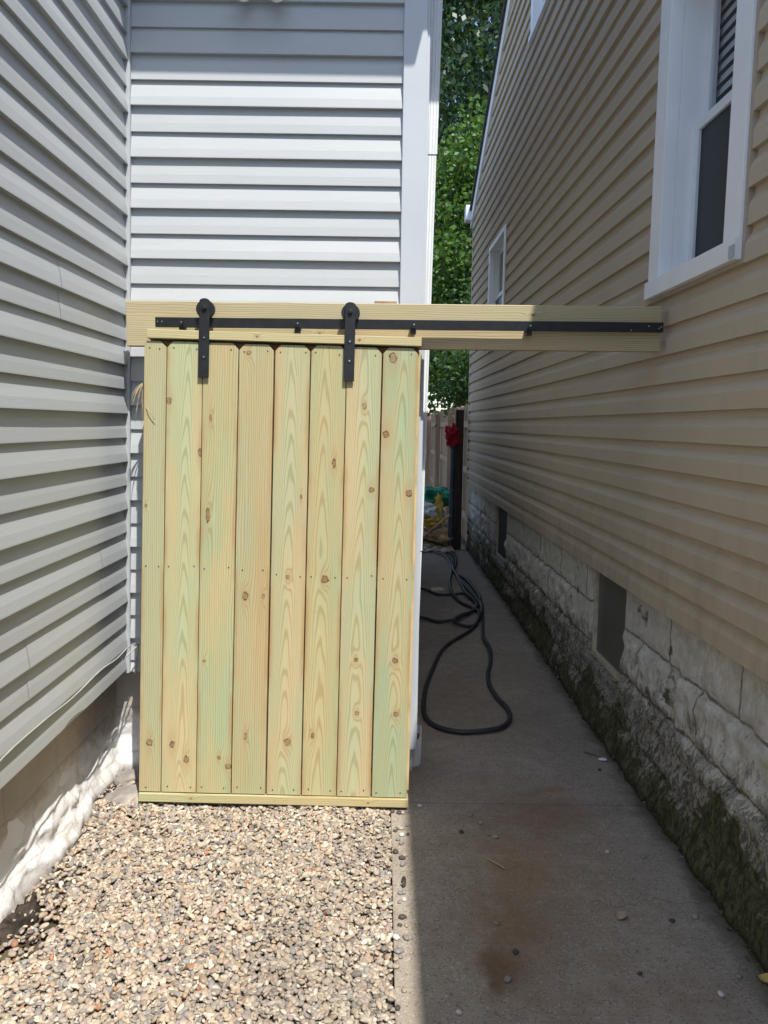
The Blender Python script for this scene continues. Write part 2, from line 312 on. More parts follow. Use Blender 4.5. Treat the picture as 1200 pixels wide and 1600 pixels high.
# ------------------------------------------------------------ gravel
def ico(sub):
    import bmesh
    bm = bmesh.new(); bmesh.ops.create_icosphere(bm, subdivisions=sub, radius=1); V = np.array([v.co[:] for v in bm.verts]); F = np.array([[v.index for v in f.verts] for f in bm.faces]); bm.free(); return V, F
PAL = np.array([(.50, .41, .30), (.58, .50, .38), (.42, .35, .27), (.33, .30, .26), (.25, .235, .215), (.64, .58, .47), (.72, .67, .57), (.36, .27, .19), (.46, .40, .34), (.30, .31, .30), (.42, .19, .09), (.15, .14, .13), (.50, .36, .24), (.42, .33, .30)])
PW = np.array([15, 13, 13, 12, 10, 9, 4, 6, 12, 6, 1.2, 5, 5, 5.]); PW /= PW.sum()
def pebbles(name, n, xr, yr, zr, sz, parent=None, keep=None, mat=None):
    V, F = ico(2); n0 = len(V); base = V[None].repeat(n, 0)
    c = np.stack([RNG.uniform(*xr, n), RNG.uniform(*yr, n), RNG.uniform(*zr, n)], 1)
    if keep is not None: c = c[keep(c)]; n = len(c); base = base[:n]
    s = RNG.uniform(*sz, n); ax = np.stack([s*RNG.uniform(.9, 1.55, n), s*RNG.uniform(.65, 1., n), s*RNG.uniform(.35, .68, n)], 1)
    lump = 1+.16*np.sin(base[:, :, 0]*RNG.uniform(1.5, 4, (n, 1))+RNG.uniform(0, 6, (n, 1)))*np.cos(base[:, :, 1]*RNG.uniform(1, 4, (n, 1))+RNG.uniform(0, 6, (n, 1)))
    P = base*lump[:, :, None]*ax[:, None, :]
    a = RNG.uniform(0, 6.283, n); t = RNG.normal(0, .35, n); t2 = RNG.normal(0, .35, n)
    ct, st = np.cos(t)[:, None], np.sin(t)[:, None]; y = P[:, :, 1]*ct-P[:, :, 2]*st; z = P[:, :, 1]*st+P[:, :, 2]*ct; P[:, :, 1] = y; P[:, :, 2] = z
    ct, st = np.cos(t2)[:, None], np.sin(t2)[:, None]; x = P[:, :, 0]*ct+P[:, :, 2]*st; z = -P[:, :, 0]*st+P[:, :, 2]*ct; P[:, :, 0] = x; P[:, :, 2] = z
    ca, sa = np.cos(a)[:, None], np.sin(a)[:, None]; x = P[:, :, 0]*ca-P[:, :, 1]*sa; y = P[:, :, 0]*sa+P[:, :, 1]*ca; P[:, :, 0] = x; P[:, :, 1] = y
    P += c[:, None, :]
    col = np.array([.90, .88, .87])*PAL[RNG.choice(len(PAL), n, p=PW)]*RNG.uniform(.8, 1.15, (n, 1))
    C4 = np.concatenate([np.clip(col, 0, 1), np.ones((n, 1))], 1)[:, None, :].repeat(n0, 1)
    FF = (F[None]+(np.arange(n)*n0)[:, None, None]).reshape(-1, 3)
    return np_mesh(name, P.reshape(-1, 3), FF, 3, mat or M_peb, parent, C4.reshape(-1, 4), True)
def peb_mat():
    g = NG('river_pebble'); a = g.t.nodes.new('ShaderNodeAttribute'); a.attribute_name = 'col'
    n = g.noise(90, 5, rough=.7); c = g.mix(g.ramp(n, .35, .7, 0, .45), a.outputs['Color'], (.22, .18, .14), 'MIX')
    c = g.mix(g.ramp(g.noise(1.3, 3, loc=(1.3, .4, 0)), .50, .68, 0, .35), c, (.17, .15, .125))
    g.bump(n, .25, .002); return g.fin(c, .62, .35)
M_peb = peb_mat()
def kp(c):
    ex = -1.02+.05*np.sin(c[:, 1]*6)-.03*np.cos(c[:, 1]*13)   # left edge wanders
    ex = np.where(c[:, 1] > 2.6, ex-.11, ex)
    c[:, 2] += .008*np.sin(c[:, 0]*9+1)*np.cos(c[:, 1]*7)+.004
    thin = (c[:, 0] < ex) & (RNG.uniform(0, 1, len(c)) > .22)
    spill = .046-c[:, 0] < 0
    return ~thin & ~spill
g_ = pebbles('gravel', 36000, (-1.19, .046), (1.6, 3.36), (-.020, .004), (.0048, .0116), keep=kp)
tag(g_, 'bed of mixed tan and gray river pebbles in front of the wooden gate', 'gravel', kind='stuff')

# ------------------------------------------------------------ siding
def siding(name, mp, u0, u1, z0, z1, pitch, mat, parent, holes=(), ulim=None, proud=.014, seed=0, du=.35, lap=True, alt=.0, first=None):
    """mp(u,out,z)->xyz ; holes (u0,u1,z0,z1) ; ulim(z)->(lo,hi)"""
    prof = [(0.0, 0.0), (proud, 0.0), (proud-.0002, .008), (proud-.0005, .50), (proud-.003, .57), (proud*.42, .72), (.003, .80), (.001, 1.0)]
    if not lap: prof = [(0.0, 0.0), (proud, 0.0), (proud-.0002, .008), (proud-.004, .35), (.0045, .80), (.001, 1.0)]
    V = []; F = []; k = 0; rnd = random.Random(seed); P0 = pitch
    zc = z0
    while zc < z1-1e-6:
        ph = rnd.uniform(0, 6); am = rnd.uniform(.0003, .0014); fr = rnd.uniform(1.2, 2.6); dp = 1+(alt if k % 2 else -alt) if not lap else 1+(.12 if k % 2 else -.06); pitch = first if first and k == 0 else P0
        pts = [(o*dp, zc+(t if j < 3 else t*pitch)) if j != 2 else (o*dp, zc+.004) for j, (o, t) in enumerate(prof)]
        if k % 2 == 0: sm = [rnd.uniform(u0, u1) for _ in range(max(1, int((u1-u0)/3.6)))] if u1-u0 > 2 else []
        for (oa, za), (ob, zb) in zip(pts[:-1], pts[1:]):
            cuts = [0., 1.]
            if abs(zb-za) > 1e-6:
                for h in holes:
                    for hz in h[2:]:
                        t = (hz-za)/(zb-za)
                        if 0 < t < 1: cuts.append(t)
                t = (z1-za)/(zb-za)
                if 0 < t < 1: cuts.append(t)
            cuts.sort()
            for ta, tb in zip(cuts[:-1], cuts[1:]):
                a = (oa+(ob-oa)*ta, za+(zb-za)*ta); b = (oa+(ob-oa)*tb, za+(zb-za)*tb); zm = (a[1]+b[1])/2
                if zm > z1: continue
                la, ha = ulim(a[1]) if ulim else (u0, u1); lb, hb = ulim(b[1]) if ulim else (u0, u1)
                segs = [(0, 1, True)]
                ivs = [(max(la, u0), min(ha, u1))]
                for h in holes:
                    if h[2] < zm < h[3]:
                        nv = []
                        for s, e in ivs:
                            if h[1] <= s or h[0] >= e: nv.append((s, e)); continue
                            if h[0] > s: nv.append((s, h[0]))
                            if h[1] < e: nv.append((h[1], e))
                        ivs = nv
                for q_ in sm:
                    nv = []
                    for s, e in ivs: nv += [(s, q_), (q_, e)] if s < q_ < e else [(s, e)]
                    ivs = nv
                for s, e in ivs:
                    if e-s < 1e-3: continue
                    so = .0009*(sum(1 for q_ in sm if s >= q_) % 2)
                    n = max(1, int((e-s)/du)); 
                    for i in range(n):
                        uu = [s+(e-s)*i/n, s+(e-s)*(i+1)/n]; vs = []
                        for (o, z), q in ((a, 0), (a, 1), (b, 1), (b, 0)):
                            u = uu[q]
                            if q == 1 and i == n-1 and abs(e-min(ha, u1)) < 1e-6: u = min(ha if z == a[1] else hb, u1)
                            if q == 0 and i == 0 and abs(s-max(la, u0)) < 1e-6: u = max(la if z == a[1] else lb, u0)
                            oo = o+so+(am*math.sin(u*fr+ph) if o > .006 else 0)
                            vs.append(mp(u, oo, z))
                        nn = len(V); V += vs; F.append((nn, nn+1, nn+2, nn+3))
        zc += pitch; k += 1
    return mesh_obj(name, V, F, mat, parent)
def heightfield(name, mp, u0, u1, z0, z1, step, fo, mat, parent):
    nu = int((u1-u0)/step)+1; nz = int((z1-z0)/step)+1; V = []; F = []
    for i in range(nu):
        for j in range(nz):
            u = u0+(u1-u0)*i/(nu-1); z = z0+(z1-z0)*j/(nz-1); V.append(mp(u, fo(u, z), z))
    for i in range(nu-1):
        for j in range(nz-1):
            a = i*nz+j; F.append((a, a+nz, a+nz+1, a+1))
    return mesh_obj(name, V, F, mat, parent, True)

# ---- gray house: left wall (plane X=-1.115), back wing wall (Y=3.36), side of the wing (X=.155)
GH = empty('gray_house', (-1.1, 3.36, 0)); GHi = Matrix.Translation((1.1, -3.36, 0))
tag(GH, 'light gray vinyl sided house with a corner wing behind the wooden gate', 'house')
def loc(f): return lambda u, o, z: tuple(Vector(f(u, o, z))-Vector((-1.1, 3.36, 0)))
mpL = loc(lambda u, o, z: (-1.115+.022*(z-.455)+o, u, z))
mpB = loc(lambda u, o, z: (u, 3.36-o, z))
mpS = loc(lambda u, o, z: (.150+o, u, z))
idG = lambda x, y, z: (x+1.1, y-3.36, z)
GP = .1003
siding('siding', mpL, -2.5, 3.345, .47, 3.88, GP, M_gray, GH, seed=1, lap=False, alt=.16, proud=.0165)
siding('siding', mpB, -1.12, .064, .455, 3.83, GP, M_gray, GH, seed=2, proud=.017, lap=False, alt=-.2, first=.050)
siding('siding', mpS, 3.43, 9.5, .47, 3.83, GP, M_gray, GH, seed=3, lap=False)
def fo_w(u, z):
    n = noise.noise((u*3.1, z*4.5, 2.2)); n2 = noise.noise((u*8+z*4, z*13, 7.1)); n3 = noise.noise((u*22, z*34, 3.1))
    r = smooth(.36, .14, z+.12*n)
    o = -.060+r*(.006+.042*n+.026*n2+.010*n3+.004*noise.noise((u*55, z*70, 1.)))+smooth(.12, .0, z+.06*n2)*.05
    j = abs(((z-.06) % .2)-.1); 
    if z > .2: o -= .004*smooth(.012, .0, abs(z-.27))
    return o+.001*n3
def fo_b(u, z): return fo_w(u+7, z)+.01
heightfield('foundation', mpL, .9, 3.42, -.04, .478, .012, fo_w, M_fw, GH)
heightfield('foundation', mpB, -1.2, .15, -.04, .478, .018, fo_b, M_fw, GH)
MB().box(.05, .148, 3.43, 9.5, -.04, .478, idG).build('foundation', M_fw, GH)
# inside corner post, a slim double strip
m = MB(); m.prism([(-.01, -.01), (.026, -.01), (.026, .022), (.021, .026), (-.01, .026)], .452, 3.83, lambda z, p, q: idG(-1.115+.022*(z-.455)+.0+p, 3.355-q, z)); m.build('corner_post', M_gray, GH, .001)
# outside corner board
m = MB(); m.box(.062, .157, 3.332, 3.40, .12, 3.84, idG); m.box(.1505, .168, 3.34, 3.44, .12, 3.84, idG); m.build('corner_board', M_board, GH, .003)
# core walls
m = MB(); m.box(-5, -1.19, -2.5, 9.5, .0, 3.88, idG); m.build('wall', M_soffit, GH)
m = MB(); m.box(-1.19, .06, 3.46, 9.5, .0, 3.84, idG); m.box(.04, .148, 3.46, 9.5, .45, 3.84, idG); m.build('wall', M_soffit, GH)
# eave of the wing, gutter with an open K profile, roofs
m = MB(); m.box(-1.05, .46, 2.97, 3.345, 3.915, 3.93, idG); m.build('soffit', M_soffit, GH)
m = MB(); m.box(.157, .27, 3.45, 9.6, 3.86, 3.875, idG); m.build('soffit', M_soffit, GH)
m = MB(); m.box(-1.05, .47, 2.945, 2.968, 3.88, 4.05, idG); m.build('fascia', M_white, GH)
m = MB(); m.box(.272, .29, 3.345, 9.6, 3.85, 4.02, idG); m.build('fascia', M_white, GH)
m = MB(); m.prism([(2.94, 3.90), (2.87, 3.90), (2.845, 3.945), (2.845, 3.98), (2.825, 4.0), (2.825, 4.02), (2.94, 4.02)], -1.04, .325, lambda a, p, q: idG(a, p, q)); m.build('gutter', M_white, GH, .002)
m = MB(); m.prism([(2.90, 4.055), (2.90, 4.075), (6.3, 4.75), (9.65, 4.075), (9.65, 4.055), (6.3, 4.72)], -1.05, .32, lambda a, p, q: idG(a, p, q)); m.build('roof', M_shingle, GH)
m = MB(); m.prism([(-1.03, 3.885), (-1.03, 3.935), (-3.1, 4.75), (-5.2, 3.935), (-5.2, 3.885)], -2.7, 9.7, lambda a, p, q: idG(p, a, q)); m.build('roof', M_shingle, GH)
# downspout: corrugated rectangular leader in three sleeved lengths, leaning a little
def spout(z0, z1, w, dp):
    m = MB(); prof = []
    k = 5
    for i in range(k*2+1):
        prof.append((-w/2+w*i/(k*2), -dp/2-(.0035 if i % 2 else 0)))
    prof += [(w/2, dp/2), (-w/2, dp/2)]
    cx = lambda z: .156+.0165*(z-1.28)
    n = len(prof); vs = [idG(cx(z0)+p-.0, 3.478+q, z0) for p, q in prof]+[idG(cx(z1)+p, 3.478+q, z1) for p, q in prof]
    m.add(vs, [tuple(range(n)), tuple(range(2*n-1, n-1, -1))]+[(i, i+n, (i+1) % n+n, (i+1) % n) for i in range(n)]); return m
d = spout(2.672, 3.90, .064, .060).build('downspout', M_white, GH)
spout(.988, 2.668, .059, .055).build('downspout', M_white, GH); spout(.10, .984, .055, .050).build('downspout', M_white, GH)

# floodlight under the eave
FL = empty('floodlight', (-.5, 3.345, 3.275)); tag(FL, 'white floodlight on the gray siding at the top edge, above the gate', 'lamp')
MB().box(-.06, .06, -.03, 0.0, -.06, .06).build('base_plate', M_white, FL, .006)
for sx in (-.085, .045):
    m = MB(); m.cyl((sx+.02, -.03, 0), (sx+.02, -.06, -.02), .012, n=12); m.cyl((sx+.02, -.045, -.01), (sx+.02, -.105, -.085), .018, .034, 20); m.build('lamp_head', M_white, FL, .003)
# PVC standpipe
PV = empty('drain_pipe', (.146, 3.478, 0)); tag(PV, 'short white plastic standpipe with a broken rim at the foot of the downspout', 'pipe')
V = []; F = []; n = 40
for ring, (r, inner) in enumerate(((.050, 0), (.050, 0), (.044, 1), (.044, 1))):
    for i in range(n):
        t = 2*math.pi*i/n; notch = smooth(.75, .25, abs(((t-(-.9)) + math.pi) % (2*math.pi)-math.pi))*.045
        top = .165-notch+.004*math.sin(t*7)
        z = (-.02, top, top, -.02)[ring]; V.append((r*math.cos(t), r*math.sin(t), z))
    if ring:
        for i in range(n): F.append(((ring-1)*n+i, (ring-1)*n+(i+1) % n, ring*n+(i+1) % n, ring*n+i))
mesh_obj('pipe_body', V, F, plain('dirty_pvc', (.55, .55, .54), .5, .15, 10, .4), PV, True)
MB().cyl((0, 0, .0), (0, 0, .128), .0435).build('pipe_mud', plain('rusty_mud', (.16, .07, .03), .9, .4, 40), PV)

# cable along the left siding, dry grass, stones and fabric by the wall
tag(tube('white_cable', [(-1.05, 1.9, .56), (-1.07, 2.15, .583), (-1.055, 2.4, .60), (-1.075, 2.67, .575), (-1.06, 2.9, .60), (-1.065, 3.10, .585), (-1.055, 3.24, .60), (-1.04, 3.30, .585), (-1.05, 3.31, .52), (-1.06, 3.31, .45)], .0032, M_cab), 'thin white cable sagging along the lowest gray siding of the left wall', 'cable')
tag(tube('loose_cable', [(-1.075, 3.20, .55), (-1.04, 3.24, .585), (-1.02, 3.28, .60), (-.98, 3.31, .605), (-.93, 3.325, .585)], .0032, M_cab), 'short curled end of white cable sticking out behind the gate in the corner', 'cable')
m = MB()
T = empty('dry_grass_tuft', (-.95, 3.2, 1.70)); tag(T, 'tuft of dry straw caught behind the left edge of the gate', 'straw')
for i in range(16):
    a = random.uniform(-.05, .03); b = random.uniform(-.05, .03); l_ = random.uniform(.06, .17)
    tube('straw_blade', [(a*.2, 0, 0), (a*.6-.01, -.02, -l_*.4), (a-.01, -.03+b*.3, -l_)], .0018, M_straw, T, 5, sub=3, taper=.0006)
tube('straw_blade', [(.0, -.06, -.10), (.03, -.09, -.115), (.055, -.093, -.15)], .0015, M_straw, T, 5)
def rock(name, x, y, z, sx, sy, sz, mat, seed, parent=None, rz=0, sub=3, am=.35, fr=1.6):
    V, F = ico(sub); out = []
    for v in V:
        n = noise.noise((v[0]*fr+seed*5, v[1]*fr, v[2]*fr))+.4*noise.noise((v[0]*fr*3, v[1]*fr*3+seed, v[2]*fr*3))
        k = 1+am*n; out.append((v[0]*k*sx, v[1]*k*sy, v[2]*k*sz))
    o = mesh_obj(name, out, [tuple(int(i) for i in f) for f in F], mat, parent, True); o.location = (x, y, z); o.rotation_euler = (0, 0, rz); return o
tag(rock('flat_stone', -1.02, 3.10, .0, .10, .09, .03, M_stone, 1), 'flat gray stone on the gravel at the lower left corner of the gate', 'stone')
tag(rock('flat_stone', -1.05, 3.27, .01, .09, .06, .03, M_stone, 2, rz=.5), 'dark flat stone against the white foundation in the corner behind the gate', 'stone')
V = []; F = []; nu = 70; nw = 12
for i in range(nu):
    u = i/(nu-1); y = 1.45+u*.95; wd = (.085+.03*math.sin(u*9)+.02*math.sin(u*23))*(1-.5*u)
    for j in range(nw):
        v = j/(nw-1); cx = -1.125+.012*math.sin(u*15)-.02*u
        V.append((cx+wd*v, y, .004+.014*math.sin(v*3.0)*(.2+1.6*abs(noise.noise((u*9, v*2, 4))))*2*(1-v*.3)+.022*noise.noise((u*22, v*4, 1))+.012*noise.noise((u*60, v*9, 5))-.02*(v > .9)))
    if i:
        for j in range(nw-1): a = (i-1)*nw+j; F.append((a, a+nw, a+nw+1, a+1))
o = mesh_obj('landscape_fabric', V, F, M_fabric, None, True); mo = o.modifiers.new('s', 'SOLIDIFY'); mo.thickness = .003
tag(o, 'crumpled brown black landscape fabric edge along the left foundation', 'fabric')

# ------------------------------------------------------------ tan house
TH = empty('tan_house', (1.16, 2, 0)); tag(TH, 'tan vinyl sided house on a mossy stone foundation right of the alley', 'house')
def xw(u): return 1.16-.0115*(u-2)
mpR0 = lambda u, o, z: (xw(u)-o, u, z)
mpR = lambda u, o, z: (xw(u)-o-1.16, u-2, z)
TP = .1145
W1 = (2.555, 3.43, 2.065, 3.42); W2 = (7.25, 8.28, 2.30, 3.36); W3 = (5.45, 6.36, 4.42, 5.55)
RZ = lambda u: 4.116+(9.82-u)*.515
def ulR(z):
    hi = 9.82 if z < 4.116 else 9.82-(z-4.116)/.515
    lo = -3 if z < 3.93 else max(2.15, 2.15+(z-4.116)/.515)
    return lo, hi
siding('siding', mpR, -3, 9.82, .805, 6.08, TP, M_tan, TH, holes=(W1, W2, W3), ulim=ulR, seed=5, proud=.019)
# foundation of rock-faced blocks, two basement openings
B1 = (3.66, 4.24, .30, .90); B0 = (7.02, 7.68, .28, .90)
def fo_r(u, z):
    row = int((z+.05)/.215); zz = (z+.05) % .215; L = .62; uu = (u+row*.31) % L
    e = min(zz, .215-zz)/.05; e2 = min(uu, L-uu)/.05; bulge = smooth(0, .8, e)*smooth(0, .6, e2)
    n = noise.noise((u*3, z*6, .3)); n2 = noise.noise((u*11, z*13, 5.)); n3 = noise.noise((u*28, z*34, 2.))
    top = smooth(.56, .66, z)                # smoother rendered top course
    o = -.028+((.018 if z > .3 else .012)*bulge*(1+.6*n)+.020*n2+.010*n3+.005*noise.noise((u*60, z*75, 9.)))*(1-.7*top)+.052*smooth(.52, .0, z)*smooth(8.5, 2.5, u)+.012*smooth(.2, 0, z)
    for (a, b, c, d_) in (B1, B0):
        if a-.02 < u < b+.33 and z > c-.02: o = -.020+.002*n2     # smooth cement jamb round the opening
        if a < u < b and z > c: o = -.12
        if a-.03 < u < b+.1 and c-.075 < z < c: o = -.004+.004*n2
    return o
heightfield('foundation', mpR, .6, 9.9, -.04, .812, .0165, fo_r, M_fm, TH)
def rb(m, u0, u1, o0, o1, z0, z1): return m.box(u0, u1, o0, o1, z0, z1, mpR)
for (a, b, c, d_), nm in ((B1, ''), (B0, '')):
    f = MB(); t = .03
    rb(f, a, b, -.06, -.035, c, c+t); rb(f, a, a+t, -.06, -.035, c+t, .806); rb(f, b-t, b, -.06, -.035, c+t, .806)
    fr = f.build('basement_window', plain('basement_frame', (.50, .45, .35), .6, .2, 20), TH, .002)
    g = MB(); rb(g, a+t, b-t, -.058, -.052, c+t, .806); g.build('pane', M_bglass if a < 5 else M_dark, fr)
# core
m = MB(); poly = [(9.78, .0), (9.78, 4.05), (5.985, 6.0), (2.2, 4.05), (2.2, 3.85), (-3, 3.85), (-3, 0)]
m.prism([(p[0], p[1]) for p in poly], 1.42, 6.5, lambda a, p, q: (a-1.16, p-2, q)); m.build('wall', M_beige, TH)
m = MB(); m.prism([(9.80, .8), (9.80, 4.08), (9.74, 4.08), (9.74, .8)], 1.09, 6.5, lambda a, p, q: (a-1.16, p-2, q)); m.build('wall', M_beige, TH)
m = MB(); m.box(1.12, 1.42, 2.16, 2.2, 3.9, 4.12, lambda x, y, z: (x-1.16, y-2, z)); m.build('wall', M_beige, TH)
# rake board and thin roof edge following the far slope
sl = .515; q = math.hypot(1, sl)
def rk(o0, o1, d0, d1):
    ms = MB(); ridge = 4.116+(9.82-5.985)*sl
    for us in (9.95, 2.02):
        ds = [(us, d0), (us, d1), (5.985, d1), (5.985, d0)]
        vs = [mpR(u, o, (ridge if u == 5.985 else ridge-abs(us-5.985)*sl)+d) for o in (o0, o1) for u, d in ds]
        ms.add(vs, [(0, 1, 2, 3), (7, 6, 5, 4), (0, 4, 5, 1), (1, 5, 6, 2), (2, 6, 7, 3), (3, 7, 4, 0)])
    return ms
rk(-.05, .035, -.11, .03).build('rake_board', M_coil, TH, .002)
rk(-5, .06, .032, .075).build('roof', M_shingle, TH)
m = MB(); m.box(.965, 1.12, 9.86, 10.02, 4.02, 4.20, lambda x, y, z: (x-1.16, y-2, z)); m.build('gutter', M_white, TH, .01)
m = MB(); m.box(9.80, 9.845, -.02, .018, .80, 4.10, mpR); m.build('corner_post', M_beige, TH, .002)
# low front eave out of view, shaped to throw the shade line over the walk
m = MB(); m.prism([(1.05, 3.93), (1.05, 3.97), (1.4, 4.16), (3.2, 5.1), (3.2, 5.0), (1.2, 3.93)], -3.1, 2.15, lambda a, p, q: (p-1.16, a-2, q)); m.build('roof', M_shingle, TH)
m = MB(); m.box(1.045, 1.05, -3.1, 2.14, 3.84, 3.97, lambda x, y, z: (x-1.16, y-2, z)); m.build('fascia', M_white, TH)

def tan_window(nm, u0, u1, z0, z1, cas, rec, mid=None, proudc=.034):
    t = MB(); j = .018      # beige J channel all round, standing on the siding
    rb(t, u0, u1, -.01, .024, z0, z0+j); rb(t, u0, u1, -.01, .024, z1-j, z1); rb(t, u0, u0+j, -.01, .024, z0+j, z1-j); rb(t, u1-j, u1, -.01, .024, z0+j, z1-j)
    W = empty('window', mpR(u0, 0, z0)); W.parent = TH
    L0 = Vector(mpR(u0, 0, z0))
    def bl(m, name, mat, b=.002):
        m.V = [tuple(Vector(v)-L0) for v in m.V]; return m.build(name, mat, W, b)
    bl(t, 'channel', M_beige)
    c = MB(); a0, a1, b0, b1 = u0+j+.001, u1-j-.001, z0+j+.001, z1-j-.001
    rb(c, a0-.0, a1, -.02, proudc+.014, b0-.004, b0+cas*.55); rb(c, a0, a1, -.02, proudc, b1-cas*.8, b1)
    rb(c, a0, a0+cas, -.02, proudc, b0+cas*.55, b1-cas*.8); rb(c, a1-cas, a1, -.02, proudc, b0+cas*.55, b1-cas*.8)
    bl(c, 'casing', M_coil)
    i0, i1, k0, k1 = a0+cas, a1-cas, b0+cas*.55, b1-cas*.8
    c = MB(); rb(c, i1, i1+.012, -rec-.05, -.0205, k0, k1); rb(c, i0-.012, i0, -rec-.05, -.0205, k0, k1); rb(c, i0, i1, -rec-.05, -.0205, k0-.012, k0); rb(c, i0, i1, -rec-.05, -.0205, k1, k1+.012)
    bl(c, 'jamb', M_coil)
    mid = (k0+k1)/2 if mid is None else mid; s = .038
    def sash(zb, zt, o, name, gm, gname):
        c = MB(); rb(c, i0, i1, o-.03, o, zb, zb+s); rb(c, i0, i1, o-.03, o, zt-s, zt); rb(c, i0, i0+s, o-.03, o, zb+s, zt-s); rb(c, i1-s, i1, o-.03, o, zb+s, zt-s)
        f = bl(c, name, M_white); c = MB(); rb(c, i0+s, i1-s, o-.018, o-.012, zb+s, zt-s); c.V = [tuple(Vector(v)-L0) for v in c.V]; c.build(gname, gm, f); return f
    sash(k0, mid+.02, -rec, 'lower_sash', M_screen, 'screen'); sash(mid-.005, k1, -rec-.032, 'upper_sash', M_clear if cas > .1 else M_glass, 'pane')
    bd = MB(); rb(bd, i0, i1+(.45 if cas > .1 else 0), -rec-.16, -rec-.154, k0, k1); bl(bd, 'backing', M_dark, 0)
    if cas > .1:
        bd = MB(); zz = mid+.02  # pale slats added to imitate the striped siding reflection in the upper pane
        while zz < k1-.02:
            bd.add([mpR(i0+s, -rec-.075, zz), mpR(i1+.03, -rec-.075, zz), mpR(i1+.03, -rec-.083, zz+.033), mpR(i0+s, -rec-.083, zz+.033)], [(0, 1, 2, 3)]); zz += .046
        bl(bd, 'reflection_slats', M_soffit, 0)
        bd = MB(); rb(bd, i1+.035, i1+.40, -rec-.085, -rec-.08, mid, k1); bl(bd, 'curtain', plain('gray_curtain', (.16, .18, .19), .8, .1, 8), 0)
    return W
w1 = tan_window('w', *W1, .118, .085, 2.735); tag(w1, 'tall white window nearest the camera with deep white jamb')
w2 = tan_window('w', *W2, .05, .03); tag(w2, 'small far white window above the wooden beam')
w3 = tan_window('w', *W3, .07, .03); tag(w3, 'upstairs window cut by the top edge')
L0 = Vector(mpR(W1[0], 0, W1[2]))
m = MB(); rb(m, W1[0]+.012, W1[0]+.05, .049, .052, W1[2]+.02, W1[2]+.06); m.V = [tuple(Vector(v)-L0) for v in m.V]; m.build('end_tab', plain('gray_tab', (.45, .5, .56), .5), w1)

# ------------------------------------------------------------ beam with its sliding rail
BM = empty('gate_beam', (.042, 3.22, 1.932)); tag(BM, 'long pine beam carrying the black sliding rail across the alley', 'beam')
M_beam = pine('beam_pine', [(.05, .55, .006, 1.5), (-.03, -.3, .005, 1.5)], .16, .9, .12, .1, 3, axis='x', cath=False, white=1)
M_beam2 = M_beam
b = MB().box(-1.072, 1.062, -.019, .019, -.0885, .0885).build('beam', M_beam, BM, .003)
# slope follows the photo: drops a touch at the left end
BM.rotation_euler = (0, rad(-.2), 0)
rl = MB().box(-.945, 1.058, -.057, -.051, -.0175, .0215).build('rail', M_black, BM, .001)
for i, sx in enumerate((-.842, -.385, .072, .530)):
    m = MB(); m.cyl((sx, -.0505, 0.0-.008), (sx, -.0195, -.008), .0135, n=20); m.cyl((sx, -.0665, -.004), (sx, -.0575, -.004), .0085, n=6); m.box(sx-.011, sx+.011, -.0502, -.043, -.034, -.0178)
    m.build('spacer', M_black, BM)
    MB().cyl((sx+.002, -.0685, .002), (sx+.002, -.067, .002), .003, n=10).build('bolt_tip', M_steel, BM)
for sx, sz in ((-.935, .004), (-.918, .004), (1.040, -.002), (1.049, .004), (.93, -.01), (1.0, .006)):
    MB().cyl((sx, -.0595, sz), (sx, -.0575, sz), .0028, n=10).build('bolt_tip', M_steel, BM)
o = MB().box(-.045, .045, -.045, .045, -.06, .06).build('spacer_block', M_block, None, .003); o.location = (.003, 3.289, 1.977)
tag(o, 'stub of brown wood block wedged between the beam and the gray wall', 'wood block')
o2 = MB().box(-.045, .045, -.04, .04, -.06, .06).build('spacer_block', M_block, None, .003); o2.location = (-.95, 3.283, 1.93); 
bpy.data.objects.remove(o2)

# ------------------------------------------------------------ sliding gate
GT = empty('sliding_gate', (-.420, 3.020, .020), (-.065, .0125, 0)); tag(GT, 'pale treated pine board gate hanging on two black rollers', 'gate')
GH_, GW = 1.880, 1.086
# knots per board: (across, along, radius, elongation)
KN = [[(-.004, .20, .012, 1.3), (-.03, 1.15, .006, 1.2)],
      [(.03, .135, .013, 1.3), (-.028, .195, .011, 1.5), (-.06, 1.565, .011, 1.6), (.066, 1.365, .009, 1.8)],
      [(.02, .145, .008, 1), (.058, .11, .013, .9), (-.04, 1.12, .010, 3.2), (-.046, .535, .006, 1.), (-.035, 1.5, .006, 2.5)],
      [(-.028, .80, .013, 1.3), (.045, .80, .006, 2.0), (-.015, .235, .008, 1.8), (-.03, 1.76, .010, .9)],
      [(.01, .215, .014, 1.2), (.0, .88, .009, 1.1), (.045, 1.20, .005, 2)],
      [(-.03, .245, .008, 1.5), (.005, .875, .0165, 1.0), (.03, 1.335, .009, 2.0)],
      [(-.005, .555, .009, 1.0), (.005, .34, .009, 1.0), (.042, 1.235, .012, 1.0), (.005, 1.565, .009, 1.5), (-.05, 1.775, .013, 1.)],
      [(.01, .555, .013, 1.0), (.02, .34, .011, 1.0), (.047, 1.225, .014, 1.1), (-.05, 1.455, .013, 1.2), (-.03, 1.755, .016, 1.4)]]
XC = [.02, .012, .17, -.14, .0, -.01, .0, .01]; CA = [0, 1, 0, 0, 1, 1, 1, 1]
GR = [.4, .5, .75, .35, .4, .45, .5, .8]; ORG = [.25, .22, .28, .45, .3, .35, .22, .2]
xs = -GW/2; nail = None
M_nail = plain('nail_rust', (.05, .035, .025), .6, .3, 50, .4)
widths = [.0895]+[.1411]*7; zb, zt = .037, GH_-.048
